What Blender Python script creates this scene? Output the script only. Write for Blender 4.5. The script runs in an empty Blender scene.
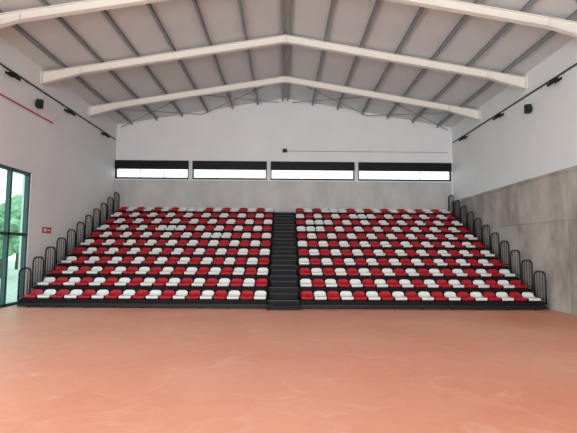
import bpy, bmesh, math, random
from mathutils import Vector, Matrix
random.seed(4)
S = bpy.context.scene
S.view_settings.view_transform = 'Standard'

# ---------------------------------------------------------------- helpers
def nt(name):
    m = bpy.data.materials.new(name); m.use_nodes = True
    t = m.node_tree; b = t.nodes['Principled BSDF']
    return m, t, b
def plain(name, col, rough=0.6, metal=0.0, var=0.06, scale=6.0, spec=.5):
    m, t, b = nt(name)
    tc = t.nodes.new('ShaderNodeTexCoord'); n = t.nodes.new('ShaderNodeTexNoise')
    n.inputs['Scale'].default_value = scale; n.inputs['Detail'].default_value = 4
    t.links.new(tc.outputs['Object'], n.inputs['Vector'])
    r = t.nodes.new('ShaderNodeValToRGB')
    r.color_ramp.elements[0].position = .3; r.color_ramp.elements[1].position = .7
    r.color_ramp.elements[0].color = (*[c*(1-var) for c in col], 1)
    r.color_ramp.elements[1].color = (*[min(1, c*(1+var)) for c in col], 1)
    t.links.new(n.outputs['Fac'], r.inputs['Fac']); t.links.new(r.outputs['Color'], b.inputs['Base Color'])
    b.inputs['Roughness'].default_value = rough; b.inputs['Metallic'].default_value = metal
    b.inputs['Specular IOR Level'].default_value = spec
    return m

def link(ob, parent=None):
    S.collection.objects.link(ob)
    if parent: ob.parent = parent
    return ob
def empty(name):
    e = bpy.data.objects.new(name, None); return link(e)

class MB:
    def __init__(s): s.v = []; s.f = []; s.mi = []; s.cur = 0
    def add(s, vs, fs):
        o = len(s.v); s.v += [tuple(v) for v in vs]; s.f += [tuple(i+o for i in f) for f in fs]; s.mi += [s.cur]*len(fs)
    def box(s, x0, x1, y0, y1, z0, z1):
        vs = [(x0,y0,z0),(x1,y0,z0),(x1,y1,z0),(x0,y1,z0),(x0,y0,z1),(x1,y0,z1),(x1,y1,z1),(x0,y1,z1)]
        s.add(vs, [(0,3,2,1),(4,5,6,7),(0,1,5,4),(1,2,6,5),(2,3,7,6),(3,0,4,7)])
    def prism(s, prof, axis, a0, a1):
        n = len(prof)
        mk = (lambda p, a: (a, p[0], p[1])) if axis == 'x' else (lambda p, a: (p[0], a, p[1]))
        vs = [mk(p, a0) for p in prof] + [mk(p, a1) for p in prof]
        fs = [tuple(range(n)), tuple(range(2*n-1, n-1, -1))] + [(i, i+n, (i+1) % n + n, (i+1) % n) for i in range(n)]
        s.add(vs, fs)
    def tube(s, pts, r, n=8):
        pts = [Vector(p) for p in pts]; rings = []; up = None
        for i, p in enumerate(pts):
            if i == 0: d = pts[1]-p
            elif i == len(pts)-1: d = p-pts[i-1]
            else: d = (pts[i+1]-p).normalized()+(p-pts[i-1]).normalized()
            d.normalize()
            if up is None: up = d.orthogonal().normalized()
            up = (up - d*up.dot(d)).normalized()
            w = d.cross(up)
            rings.append([p + (up*math.cos(2*math.pi*k/n)+w*math.sin(2*math.pi*k/n))*r for k in range(n)])
        vs = [v for R in rings for v in R]; fs = []
        for i in range(len(rings)-1):
            for k in range(n):
                fs.append((i*n+k, i*n+(k+1) % n, (i+1)*n+(k+1) % n, (i+1)*n+k))
        fs.append(tuple(range(n-1, -1, -1))); fs.append(tuple((len(rings)-1)*n+k for k in range(n)))
        s.add(vs, fs)
    def obj(s, name, mat, parent=None, smooth=False, bevel=0):
        me = bpy.data.meshes.new(name); me.from_pydata(s.v, [], s.f); me.update()
        mats = mat if isinstance(mat, (list, tuple)) else [mat]
        for m in mats: me.materials.append(m)
        for p, i in zip(me.polygons, s.mi): p.material_index = i
        bm = bmesh.new(); bm.from_mesh(me); bmesh.ops.recalc_face_normals(bm, faces=bm.faces); bm.to_mesh(me); bm.free()
        if smooth:
            for p in me.polygons: p.use_smooth = True
        ob = bpy.data.objects.new(name, me); link(ob, parent)
        if bevel:
            b = ob.modifiers.new('bevel', 'BEVEL'); b.width = bevel; b.segments = 2; b.limit_method = 'ANGLE'
        return ob

# ---------------------------------------------------------------- dimensions
W = 7.5; YB = 19.0; YR = -8.0
EZ = 7.14; AZ = 8.42; SL = (AZ-EZ)/W      # ceiling underside
def cz(x): return AZ - SL*abs(x)

# ---------------------------------------------------------------- materials
m_wall = plain('white_plaster', (0.80, 0.82, 0.83), 0.85, var=0.025, scale=1.0)
m_ceil = plain('ceiling_sheet', (0.66, 0.69, 0.695), 0.6, var=0.03, scale=.8)
m_beam = plain('cream_painted_steel', (0.81, 0.79, 0.73), 0.5, var=0.02)
m_purl = plain('galvanised_purlin', (0.27, 0.31, 0.335), 0.5, 0.2, var=0.06)
m_black = plain('black_steel', (0.010, 0.011, 0.012), 0.5, var=0.1, spec=.3)
m_deck = plain('dark_deck', (0.008, 0.008, 0.009), 0.7, var=0.15, spec=.15)
m_aisle = plain('aisle_deck', (0.014, 0.014, 0.016), 0.7, var=0.15, spec=.2)
m_step = plain('aisle_tread', (0.06, 0.06, 0.064), 0.6, var=0.15, spec=.25)
m_red = plain('red_seat_plastic', (0.42, 0.006, 0.018), 0.4, var=0.05, spec=.35)
m_white = plain('white_seat_plastic', (0.74, 0.75, 0.72), 0.4, var=0.02, spec=.35)
m_frame = plain('dark_window_frame', (0.010, 0.011, 0.012), 0.5, spec=.2)
m_gframe = plain('green_window_frame', (0.02, 0.07, 0.065), 0.4)
m_grey = plain('grey_tray', (0.16, 0.19, 0.17), 0.5)
m_redpipe = plain('red_pipe_paint', (0.55, 0.03, 0.03), 0.4)
m_signr = plain('sign_red', (0.5, 0.02, 0.02), 0.4)
m_signw = plain('sign_white', (0.8, 0.8, 0.8), 0.4)

def floor_mat():
    m, t, b = nt('salmon_floor_coating'); N = t.nodes; L = t.links
    tc = N.new('ShaderNodeTexCoord')
    def noise(scale, det, rough, dist=0):
        n = N.new('ShaderNodeTexNoise'); n.inputs['Scale'].default_value = scale; n.inputs['Detail'].default_value = det
        n.inputs['Roughness'].default_value = rough; n.inputs['Distortion'].default_value = dist
        L.new(tc.outputs['Object'], n.inputs['Vector']); return n
    def ramp(n, p0, c0, p1, c1):
        r = N.new('ShaderNodeValToRGB'); e = r.color_ramp.elements
        e[0].position = p0; e[0].color = (*c0, 1); e[1].position = p1; e[1].color = (*c1, 1)
        L.new(n.outputs['Fac'], r.inputs['Fac']); return r
    n1 = noise(.35, 5, .55, .4)
    r1 = ramp(n1, .34, (.75, .295, .18), .66, (.82, .385, .26))
    n2 = noise(1.5, 7, .65, 1.4)
    r2 = ramp(n2, .53, (0, 0, 0), .72, (.6, .6, .6))
    mx = N.new('ShaderNodeMixRGB'); mx.inputs['Color2'].default_value = (.85, .54, .43, 1)
    L.new(r2.outputs['Color'], mx.inputs['Fac']); L.new(r1.outputs['Color'], mx.inputs['Color1'])
    n3 = noise(5, 4, .6)
    r3 = ramp(n3, .3, (.95, .94, .93), .6, (1, 1, 1))
    ml = N.new('ShaderNodeMixRGB'); ml.blend_type = 'MULTIPLY'; ml.inputs['Fac'].default_value = 1
    L.new(mx.outputs['Color'], ml.inputs['Color1']); L.new(r3.outputs['Color'], ml.inputs['Color2'])
    L.new(ml.outputs['Color'], b.inputs['Base Color'])
    mr = N.new('ShaderNodeMapRange'); mr.inputs['To Min'].default_value = .34; mr.inputs['To Max'].default_value = .56
    L.new(n2.outputs['Fac'], mr.inputs['Value']); L.new(mr.outputs['Result'], b.inputs['Roughness'])
    b.inputs['Specular IOR Level'].default_value = .4
    return m
m_floor = floor_mat()

def concrete_mat(name, c0, c1):
    m, t, b = nt(name); N = t.nodes; L = t.links
    tc = N.new('ShaderNodeTexCoord')
    n1 = N.new('ShaderNodeTexNoise'); n1.inputs['Scale'].default_value = 1.3; n1.inputs['Detail'].default_value = 8; n1.inputs['Roughness'].default_value = .62
    mp = N.new('ShaderNodeMapping'); mp.inputs['Scale'].default_value = (1, 1, .5)
    L.new(tc.outputs['Object'], mp.inputs['Vector']); L.new(mp.outputs['Vector'], n1.inputs['Vector'])
    r = N.new('ShaderNodeValToRGB'); e = r.color_ramp.elements
    e[0].position = .36; e[0].color = (*c0, 1); e[1].position = .64; e[1].color = (*c1, 1)
    L.new(n1.outputs['Fac'], r.inputs['Fac']); L.new(r.outputs['Color'], b.inputs['Base Color'])
    b.inputs['Roughness'].default_value = .85
    bp = N.new('ShaderNodeBump'); bp.inputs['Strength'].default_value = .15
    L.new(n1.outputs['Fac'], bp.inputs['Height']); L.new(bp.outputs['Normal'], b.inputs['Normal'])
    return m
m_concA = concrete_mat('cast_concrete', (.29, .26, .23), (.50, .47, .42))
m_concB = concrete_mat('cast_concrete_dark', (.25, .22, .195), (.42, .39, .35))
m_concC = concrete_mat('cast_concrete_light', (.36, .335, .30), (.54, .51, .47))
m_joint = plain('concrete_joint', (.12, .105, .09), .9)
m_conc2 = concrete_mat('pale_concrete', (.46, .46, .455), (.58, .58, .575))

def glass(name, tint):
    m = bpy.data.materials.new(name); m.use_nodes = True; t = m.node_tree; t.nodes.clear()
    o = t.nodes.new('ShaderNodeOutputMaterial'); mx = t.nodes.new('ShaderNodeMixShader')
    tr = t.nodes.new('ShaderNodeBsdfTransparent'); g = t.nodes.new('ShaderNodeBsdfGlossy')
    mx.inputs[0].default_value = .07
    tr.inputs['Color'].default_value = (*tint, 1); g.inputs['Roughness'].default_value = .02
    t.links.new(tr.outputs[0], mx.inputs[1]); t.links.new(g.outputs[0], mx.inputs[2])
    t.links.new(mx.outputs[0], o.inputs[0]); return m
m_glass = glass('clear_glass', (.90, .96, 1)); m_gglass = glass('green_glass', (.70, .90, .85))

# ---------------------------------------------------------------- shell
b = MB(); b.box(-W, W, YR, YB, -.15, 0); b.obj('floor', m_floor)
b = MB()
b.prism([(-W-.3, cz(W)-SL*.3), (0, AZ), (0, AZ+.15), (-W-.3, cz(W)-SL*.3+.15)], 'y', YR, YB+.25)
b.prism([(W+.3, cz(W)-SL*.3), (W+.3, cz(W)-SL*.3+.15), (0, AZ+.15), (0, AZ)], 'y', YR, YB+.25)
b.obj('ceiling', m_ceil)

wins = [(-7.49, -4.26), (-4.08, -.80), (-.62, 3.10), (3.28, 7.42)]
z0w, z1w = 4.70, 5.50
b = MB()
b.box(-W-.25, W+.25, YB, YB+.25, -.15, z0w)
xs = [-W-.25] + [c for w in wins for c in w] + [W+.25]
for i in range(0, len(xs), 2): b.box(xs[i], xs[i+1], YB, YB+.25, z0w, z1w)
b.prism([(-W-.25, z1w), (W+.25, z1w), (W+.25, cz(W+.25)), (0, AZ), (-W-.25, cz(W+.25))], 'y', YB, YB+.25)
b.obj('wall_back', m_wall)
b = MB(); b.box(-W, W-.08, YB-.05, YB, 0, 4.64); b.obj('trim_concrete_band', m_conc2)

LW = [(6.0, 12.75), (-5.5, 4.0)]; LZ = 3.82
b = MB()
b.box(-W-.25, -W, YR, YB, LZ, cz(W))
for a, c in [(YR, -5.5), (4.0, 6.0), (12.75, YB)]: b.box(-W-.25, -W, a, c, -.15, LZ)
b.obj('wall_left', m_wall)
b = MB(); b.box(W, W+.25, YR, YB, -.15, cz(W)); b.obj('wall_right', m_wall)
b = MB()
ys = [YR, -5.6, -3.2, -.8, 1.6, 4.0, 6.4, 8.8, 11.2, 13.6, 16.0, YB-.05]
for i in range(len(ys)-1):
    b.cur = (0, 2, 1, 0, 1, 2, 0, 1, 0, 2, 0)[i]
    b.box(W-.08, W, ys[i]+.016, ys[i+1]-.016, 0, 2.44)
    b.cur = (1, 0, 2, 2, 0, 1, 2, 0, 2, 0, 1)[i]
    b.box(W-.08, W, ys[i]+.016, ys[i+1]-.016, 2.448, 3.70)
b.cur = 3; b.box(W-.055, W, YR, YB-.05, 0, 3.70)
b.cur = 0; b.box(W-.11, W, YR, YB-.05, 3.70, 3.79)
b.obj('trim_concrete_panels', [m_concA, m_concB, m_concC, m_joint])
b = MB()
for a, c in [(-W-.25, -6), (-.6, .6), (6, W+.25)]: b.box(a, c, YR-.25, YR, -.15, 5.2)
b.prism([(-W-.25, 5.2), (W+.25, 5.2), (W+.25, cz(W+.25)), (0, AZ), (-W-.25, cz(W+.25))], 'y', YR-.25, YR)
b.obj('wall_rear', m_wall)
def rear_win(n, xa, xb):
    e = empty('window_%d' % n); b = MB(); k = 4
    for i in range(k+1):
        x = xa+(xb-xa-.07)*i/k; b.box(x, x+.07, YR-.18, YR-.08, 0, 5.2)
    for z in (0, 1.7, 3.4, 5.13): b.box(xa, xb, YR-.17, YR-.09, z, z+.07)
    b.obj('frame', m_gframe, e)
    b = MB(); b.add([(xa, YR-.13, 0), (xb, YR-.13, 0), (xb, YR-.13, 5.2), (xa, YR-.13, 5.2)], [(0, 1, 2, 3)]); b.obj('pane', m_glass, e)
rear_win(7, -6, -.6); rear_win(8, .6, 6)

for n, (a, c) in enumerate(wins):
    e = empty('window_%d' % (n+1))
    b = MB(); t = .045
    b.box(a, c, YB-.02, YB+.1, z0w, z0w+.07); b.box(a, c, YB+.02, YB+.1, z1w-t, z1w)
    b.box(a, a+t, YB-.02, YB+.1, z0w, z1w); b.box(c-t, c, YB-.02, YB+.1, z0w, z1w)
    b.obj('frame', m_frame, e)
    b = MB(); b.box(a, c, YB-.10, YB+.02, 5.13, z1w+.01)
    for k in range(5): b.box(a+.02, c-.02, YB-.108, YB-.10, 5.15+k*.07, 5.19+k*.07)
    b.obj('roller_blind', m_frame, e)
    b = MB()
    for k in range(1, 3):
        x = a+(c-a)*k/3; b.box(x-.012, x+.012, YB+.05, YB+.08, z0w, 5.14)
    b.obj('mullion', m_grey, e)
    b = MB(); b.add([(a, YB+.06, z0w), (c, YB+.06, z0w), (c, YB+.06, z1w), (a, YB+.06, z1w)], [(0, 1, 2, 3)]); b.obj('pane', m_glass, e)

def left_win(n, ya, yb, k):
    e = empty('window_%d' % n); b = MB(); x0, x1 = -W-.14, -W-.02
    for i in range(k+1):
        y = ya+(yb-ya-.09)*i/k; b.box(x0, x1, y, y+.09, 0, LZ)
    for z in (0, 1.95, LZ-.09): b.box(x0, x1, ya, yb, z, z+.09)
    b.obj('frame', m_gframe, e, bevel=.008)
    b = MB(); x = x0+.05; b.add([(x, ya, 0), (x, yb, 0), (x, yb, LZ), (x, ya, LZ)], [(0, 1, 2, 3)]); b.obj('pane', m_gglass, e)
left_win(5, 6.0, 12.75, 8); left_win(6, -5.5, 4.0, 11)

# ---------------------------------------------------------------- roof structure
BT = .13
def bz(x): return cz(x) - BT
def rafter(y):
    b = MB(); d = .225; fw = .07; ft = .016; X6 = 6.3
    def zz(x, off): return bz(x)-off
    for s in (-1, 1):
        X = [0, s*X6, s*W]; dep = [d, d, d+.14]
        for i in range(2):
            xa, xb, da, db = X[i], X[i+1], dep[i], dep[i+1]
            b.prism([(xa, zz(xa, ft)), (xb, zz(xb, ft)), (xb, zz(xb, db-ft)), (xa, zz(xa, da-ft))], 'y', y-.006, y+.006)
            b.prism([(xa, zz(xa, 0)), (xb, zz(xb, 0)), (xb, zz(xb, ft)), (xa, zz(xa, ft))], 'y', y-fw, y+fw)
            b.prism([(xa, zz(xa, da-ft)), (xb, zz(xb, db-ft)), (xb, zz(xb, db)), (xa, zz(xa, da))], 'y', y-fw, y+fw)
        b.box(min(s*W, s*(W-.025)), max(s*W, s*(W-.025)), y-.11, y+.11, bz(W)-.38, bz(W)+.02)
        b.box(min(s*X6, s*(X6+.02)), max(s*X6, s*(X6+.02)), y-fw, y+fw, bz(X6)-d, bz(X6))
    b.box(-.015, .015, y-.09, y+.09, bz(0)-d-.04, bz(0))
    b.obj('roof_beam', m_beam)
BY = [16.25, 13.05, 9.95, 6.8, 3.6, .4, -2.8, -6.0]
for y in BY: rafter(y)
b = MB()
for s in (-1, 1):
    for k in range(7):
        x = s*(.11 + k*1.12)
        z1 = cz(x); w = .031
        b.box(x-w, x+w, YR, YB, z1-BT+.001, z1-BT+.012)
        b.box(x-.006, x+.006, YR, YB, z1-BT+.012, z1-.006)
        b.box(x-w, x+w, YR, YB, z1-.014, z1-.004)
b.obj('roof_purlins', m_purl)
b = MB()
for (ya, yb) in [(16.4, 18.95), (6.95, 9.8)]:
    for s in (-1, 1):
        for (xa, xb) in [(0.3, 3.7), (3.7, 7.3)]:
            b.tube([(s*xa, ya, bz(xa)-.03), (s*xb, yb, bz(xb)-.03)], .018, 6)
            b.tube([(s*xb, ya, bz(xb)-.03), (s*xa, yb, bz(xa)-.03)], .018, 6)
b.obj('roof_bracing', m_purl)

# ---------------------------------------------------------------- bleacher
NR = 11; Y0 = 12.0; RD = .636; RH = .298; ZD = .22; HX = 7.2; AX = .44
bl = empty('telescopic_bleacher')
b = MB()
for i in range(NR):
    y = Y0+i*RD; z = ZD+i*RH
    yend = y+RD+.03 if i < NR-1 else YB-.08
    for s in (-1, 1):
        xa, xb = sorted((s*AX, s*HX))
        b.box(xa, xb, y, yend, z-.03, z)
        b.box(xa, xb, y, y+.03, z-.12, z-.03)
        zl = 0.03 if i == 0 else z-RH
        b.box(xa, xb, y+.05, y+.065, zl, z-.03)
        for f in (0, .33, .66, 1):
            x = xa+(xb-xa)*f; x = min(max(x, xa+.04), xb-.04)
            b.box(x-.03, x+.03, yend-.1, yend-.04, .0, z-.03)
        for x in (xa, xb-.02):
            b.box(x, x+.02, y, yend, z-.10, z)
b.obj('decks', m_deck, bl)
b = MB()
for s in (-1, 1):
    xa, xb = sorted((s*AX, s*(HX+.03)))
    b.box(xa, xb, Y0-.05, Y0-.005, .04, .115)
    b.box(xa, xb, Y0-.10, Y0-.05, .03, .055)
    for f in range(9):
        x = xa+.3+(xb-xa-.6)*f/8
        vs = [(x-.02, Y0-.03+.04*math.cos(a), .04+.04*math.sin(a)) for a in [2*math.pi*j/12 for j in range(12)]]
        vs2 = [(x+.02, v[1], v[2]) for v in vs]
        b.add(vs+vs2, [tuple(range(12)), tuple(range(23, 11, -1))]+[(j, (j+1) % 12, (j+1) % 12+12, j+12) for j in range(12)])
b.obj('front_kick_rail', m_black, bl)
b = MB()
for i in range(NR):
    y = Y0+i*RD; z = ZD+i*RH
    yend = y+RD+.02 if i < NR-1 else YB-.08
    b.box(-AX+.005, AX-.005, y, yend, z-.03, z)
    b.box(-AX+.005, AX-.005, y+.03, y+.045, max(0.02, z-RH), z-.03)
    b.box(-AX+.06, AX-.06, y-.30, y-.002, z-RH/2-.03, z-RH/2) if i else b.box(-AX-.03, AX+.03, y-.34, y-.11, .09, .12)
    if i: b.box(-AX+.06, AX-.06, y-.285, y-.27, z-RH+.0, z-RH/2-.03)
b.box(-AX-.03, AX+.03, Y0-.33, Y0-.31, 0, .09); b.box(-AX-.03, -AX-.01, Y0-.34, Y0-.11, 0, .09); b.box(AX+.01, AX+.03, Y0-.34, Y0-.11, 0, .09)
b.obj('aisle_steps', m_aisle, bl)
b = MB()
for i in range(NR):
    y = Y0+i*RD; z = ZD+i*RH
    b.box(-AX+.02, AX-.02, y-.008, y+.035, z-.020, z+.006)
    if i: b.box(-AX+.07, AX-.07, y-.308, y-.27, z-RH/2-.014, z-RH/2+.006)
b.obj('step_nosings', m_step, bl)

prof = [(.035, -.04), (.0, -.01), (.008, .03), (.045, .045), (.13, .034), (.22, .028), (.29, .034), (.345, .058), (.372, .095), (.385, .13), (.392, .155), (.397, .175)]
wid = [.93, .985, 1, 1, 1, 1, 1, 1, 1, .985, .93, .80]
NU = 9
def seat(mb, cx, cy, zz, hw):
    vs = []; n = len(prof)
    for layer in (0, 1):
        for j, (py, pz) in enumerate(prof):
            a = prof[max(0, j-1)]; c = prof[min(n-1, j+1)]
            tx, tz = c[0]-a[0], c[1]-a[1]; l = math.hypot(tx, tz); nx, nz = tz/l, -tx/l
            for k in range(NU):
                u = -1+2*k/(NU-1); u2 = math.copysign(abs(u)**.8, u)
                t = max(0, min(1, (j-2)/3))
                lift = .022*(abs(u)**3)*t
                back = j > 7
                vs.append((cx+u2*hw*wid[j], cy+py-(lift if back else 0)+layer*nx*.014, zz+pz+(0 if back else lift)+layer*nz*.014 - (.02*abs(u)**4 if j >= n-2 else 0)))
    fs = []; o = n*NU
    for j in range(n-1):
        for k in range(NU-1):
            q = (j*NU+k, j*NU+k+1, (j+1)*NU+k+1, (j+1)*NU+k)
            fs.append(q); fs.append(tuple(i+o for i in reversed(q)))
    for j in range(n-1):
        fs.append((j*NU, (j+1)*NU, (j+1)*NU+o, j*NU+o)); a = j*NU+NU-1; fs.append((a, a+o, a+NU+o, a+NU))
    for k in range(NU-1):
        fs.append((k, k+o, k+1+o, k+1)); a = (n-1)*NU+k; fs.append((a, a+1, a+1+o, a+o))
    mb.add(vs, fs)
NS = 18
R, Wh, Br = MB(), MB(), MB()
for i in range(NR):
    y = Y0+i*RD+.02; z = ZD+i*RH
    for si, s in enumerate((-1, 1)):
        span = HX-.06-AX-.03; p = span/NS
        for k in range(NS):
            cx = s*(AX+.03) + s*(k+.5)*p
            idx = k + i
            red = (idx % 2 == 0) if s > 0 else (idx % 2 == 1)
            if i >= 6 and red and random.random() < .12: red = False
            seat(R if red else Wh, cx, y+random.uniform(-.004, .004), z+.05, p*.5-.02)
            Br.box(cx-.12, cx+.12, y+.05, y+.33, z, z+.05)
R.obj('red_seats', m_red, bl, True); Wh.obj('white_seats', m_white, bl, True); Br.obj('seat_brackets', m_black, bl)

b = MB()
for i in range(NR):
    y = Y0+i*RD; z = ZD+i*RH
    for s in (-1, 1):
        x = s*(HX+.05); ya, yb = y+.0, y+RD-.10; zb, zt = z-.06, z+.82; r = .15
        pts = [(x, ya, zb), (x, ya, zt-r)]
        for a in range(1, 6):
            an = math.pi/2*a/5; pts.append((x, ya+r-r*math.cos(an), zt-r+r*math.sin(an)))
        for a in range(0, 6):
            an = math.pi/2*a/5; pts.append((x, yb-r+r*math.sin(an), zt-r+r*math.cos(an)))
        pts.append((x, yb, zb)); b.tube(pts, .022, 8)
        b.tube([(x, ya, z+.06), (x, yb, z+.06)], .012, 6)
        b.box(*sorted((s*(HX-.01), s*(HX+.07))), ya, yb, z-.07, z-.04)
        for f in (.25, .5, .75):
            yy = ya+(yb-ya)*f; b.tube([(x, yy, z+.06), (x, yy, zt-.01)], .009, 6)
b.obj('end_guard_rails', m_black, bl, True)

# ---------------------------------------------------------------- wall services
G = .004
for s in (-1, 1):
    b = MB(); x = s*(W-G); zt = 6.39
    b.box(*sorted((x, x-s*.05)), YR+1, YB-.2, zt, zt+.02); b.box(*sorted((x-s*.045, x-s*.05)), YR+1, YB-.2, zt, zt+.04)
    for k in range(26): b.box(*sorted((x, x-s*.045)), YR+1.2+k, YR+1.24+k, zt-.02, zt)
    b.obj('cable_tray', m_grey)
b = MB(); b.tube([(-W+.035, YR+1, 5.62), (-W+.035, 13.7, 5.62)], .022, 8)
for k in range(10): b.box(-W+G, -W+.03, -6+k*2.1, -5.96+k*2.1, 5.60, 5.64)
b.obj('red_pipe', m_redpipe)

def flood(s, y, z):
    e = empty('floodlight'); xw = s*(W-G); cx = xw-s*.16
    b = MB(); c, si = math.cos(.6), math.sin(.6)
    vs = []
    for (dx, dz) in [(-.12, -.035), (.12, -.035), (.10, .045), (-.10, .045)]:
        px, pz = dx*c - dz*si, dx*si + dz*c
        vs.append((cx + s*px, z+pz))
    b.prism(vs, 'y', y-.12, y+.12)
    for k in range(5):
        b.box(cx-.04, cx+.04, y-.085+k*.042, y-.075+k*.042, z+.02, z+.08)
    b.obj('housing', m_black, e)
    b = MB(); xb = xw-s*.02
    b.tube([(xb, y-.14, z+.06), (cx, y-.14, z), (cx, y-.12, z)], .01, 6); b.tube([(xb, y+.14, z+.06), (cx, y+.14, z), (cx, y+.12, z)], .01, 6)
    b.box(*sorted((xw, xw-s*.02)), y-.15, y+.15, z+.02, z+.09); b.obj('bracket', m_black, e)
for s in (-1, 1):
    for y in (11.45, 14.55, 17.5): flood(s, y, 6.24)
    e = empty('wall_speaker'); x = s*W; y = 12.75; z = 5.92
    b = MB(); p = [(x-s*.06, y-.09), (x-s*.22, y-.06), (x-s*.22, y+.06), (x-s*.06, y+.09)]
    vs = [(q[0], q[1], z-.13) for q in p]+[(q[0], q[1], z+.13) for q in p]
    b.add(vs, [(0, 1, 2, 3), (7, 6, 5, 4), (0, 4, 5, 1), (1, 5, 6, 2), (2, 6, 7, 3), (3, 7, 4, 0)])
    b.obj('cabinet', m_black, e, bevel=.01)
    b = MB(); b.box(*sorted((x-s*G, x-s*.07)), y-.03, y+.03, z-.05, z+.05); b.obj('mount', m_black, e)

e = empty('security_camera')
b = MB(); b.box(-.10, .10, YB-.14, YB-G, 5.93, 6.08); b.obj('body', m_black, e, bevel=.015)
b = MB(); b.tube([(0, YB-.12, 5.97), (0, YB-.26, 5.94)], .04, 10); b.obj('lens_barrel', m_black, e)
b = MB(); b.tube([(.1, YB-.02, 6.0), (7.3, YB-.02, 6.0)], .010, 6); b.obj('conduit', m_grey, e)

e = empty('fire_sign')
b = MB(); b.box(-W+G, -W+.015, 13.45, 13.95, 2.08, 2.26); b.obj('backing', m_signr, e)
b = MB(); b.box(-W+.015, -W+.018, 13.52, 13.66, 2.12, 2.22); b.box(-W+.015, -W+.018, 13.72, 13.9, 2.15, 2.19); b.obj('pictogram', m_signw, e)

# ---------------------------------------------------------------- outdoors
m_grass = plain('outdoor_paving', (.40, .45, .38), .9, var=.15)
m_leaf = plain('tree_foliage', (.24, .42, .25), .8, var=.4, scale=3); m_bark = plain('bark', (.12, .08, .05), .9)
b = MB(); b.box(-60, -W-.25, -40, 60, -.25, -.15); b.box(-W-.25, 60, YB+.25, 60, -.25, -.15); b.obj('ground', m_grass)
def tree(x, y, h):
    e = empty('tree')
    b = MB(); b.tube([(x, y, -.15), (x+.05, y, h*.3), (x-.05, y+.1, h*.6)], .14, 8); b.obj('trunk', m_bark, e, True)
    bm = bmesh.new()
    for k in range(26):
        a = random.uniform(0, 6.28); rr = random.uniform(0, h*.26); zz = h*random.uniform(.36, .95); r = h*random.uniform(.08, .14)
        M = Matrix.Translation((x+rr*math.cos(a), y+rr*math.sin(a), zz))
        g = bmesh.ops.create_icosphere(bm, subdivisions=2, radius=r, matrix=M)
        for v in g['verts']: v.co += Vector((random.uniform(-1, 1), random.uniform(-1, 1), random.uniform(-1, 1)))*r*.3
    me = bpy.data.meshes.new('crown'); bm.to_mesh(me); bm.free(); me.materials.append(m_leaf)
    link(bpy.data.objects.new('crown', me), e)
for (x, y, h) in [(-17, 21.5, 4.4), (-18.5, 26, 5.2), (-24, 30, 4.8), (-22, 36, 5.6), (-21, 24.5, 3.6), (-16.5, 25.5, 4.0), (-20, 21, 4.2)]: tree(x, y, h)

# ---------------------------------------------------------------- light
w = bpy.data.worlds.new('sky'); S.world = w; w.use_nodes = True
bg = w.node_tree.nodes['Background']; bg.inputs[0].default_value = (.86, .94, 1, 1); bg.inputs[1].default_value = 2.6
def area(name, loc, rot, sx, sy, e, col=(1, 1, 1)):
    l = bpy.data.lights.new(name, 'AREA'); l.shape = 'RECTANGLE'; l.size = sx; l.size_y = sy; l.energy = e; l.color = col
    o = bpy.data.objects.new(name, l); o.location = loc; o.rotation_euler = rot; link(o)
area('daylight_rear', (0, YR+.1, 2.7), (math.radians(90), 0, 0), 12, 4.8, 1450, (.94, .985, 1))
area('daylight_left', (-W+.08, -.75, 2.0), (0, math.radians(-90), 0), 3.6, 9.2, 850, (.90, .98, 1))

# ---------------------------------------------------------------- camera
F = 432.0
cam = bpy.data.cameras.new('camera'); cam.sensor_width = 36; cam.lens = F*36/577
co = bpy.data.objects.new('camera', cam); link(co)
pitch = math.atan(33.5/F); yaw = -math.atan(4.2/F); roll = math.radians(.4)
Rm = Matrix.Rotation(yaw, 4, 'Z') @ Matrix.Rotation(math.pi/2+pitch, 4, 'X') @ Matrix.Rotation(roll, 4, 'Z')
co.matrix_world = Matrix.Translation((0, 0, 1.6)) @ Rm
S.camera = co
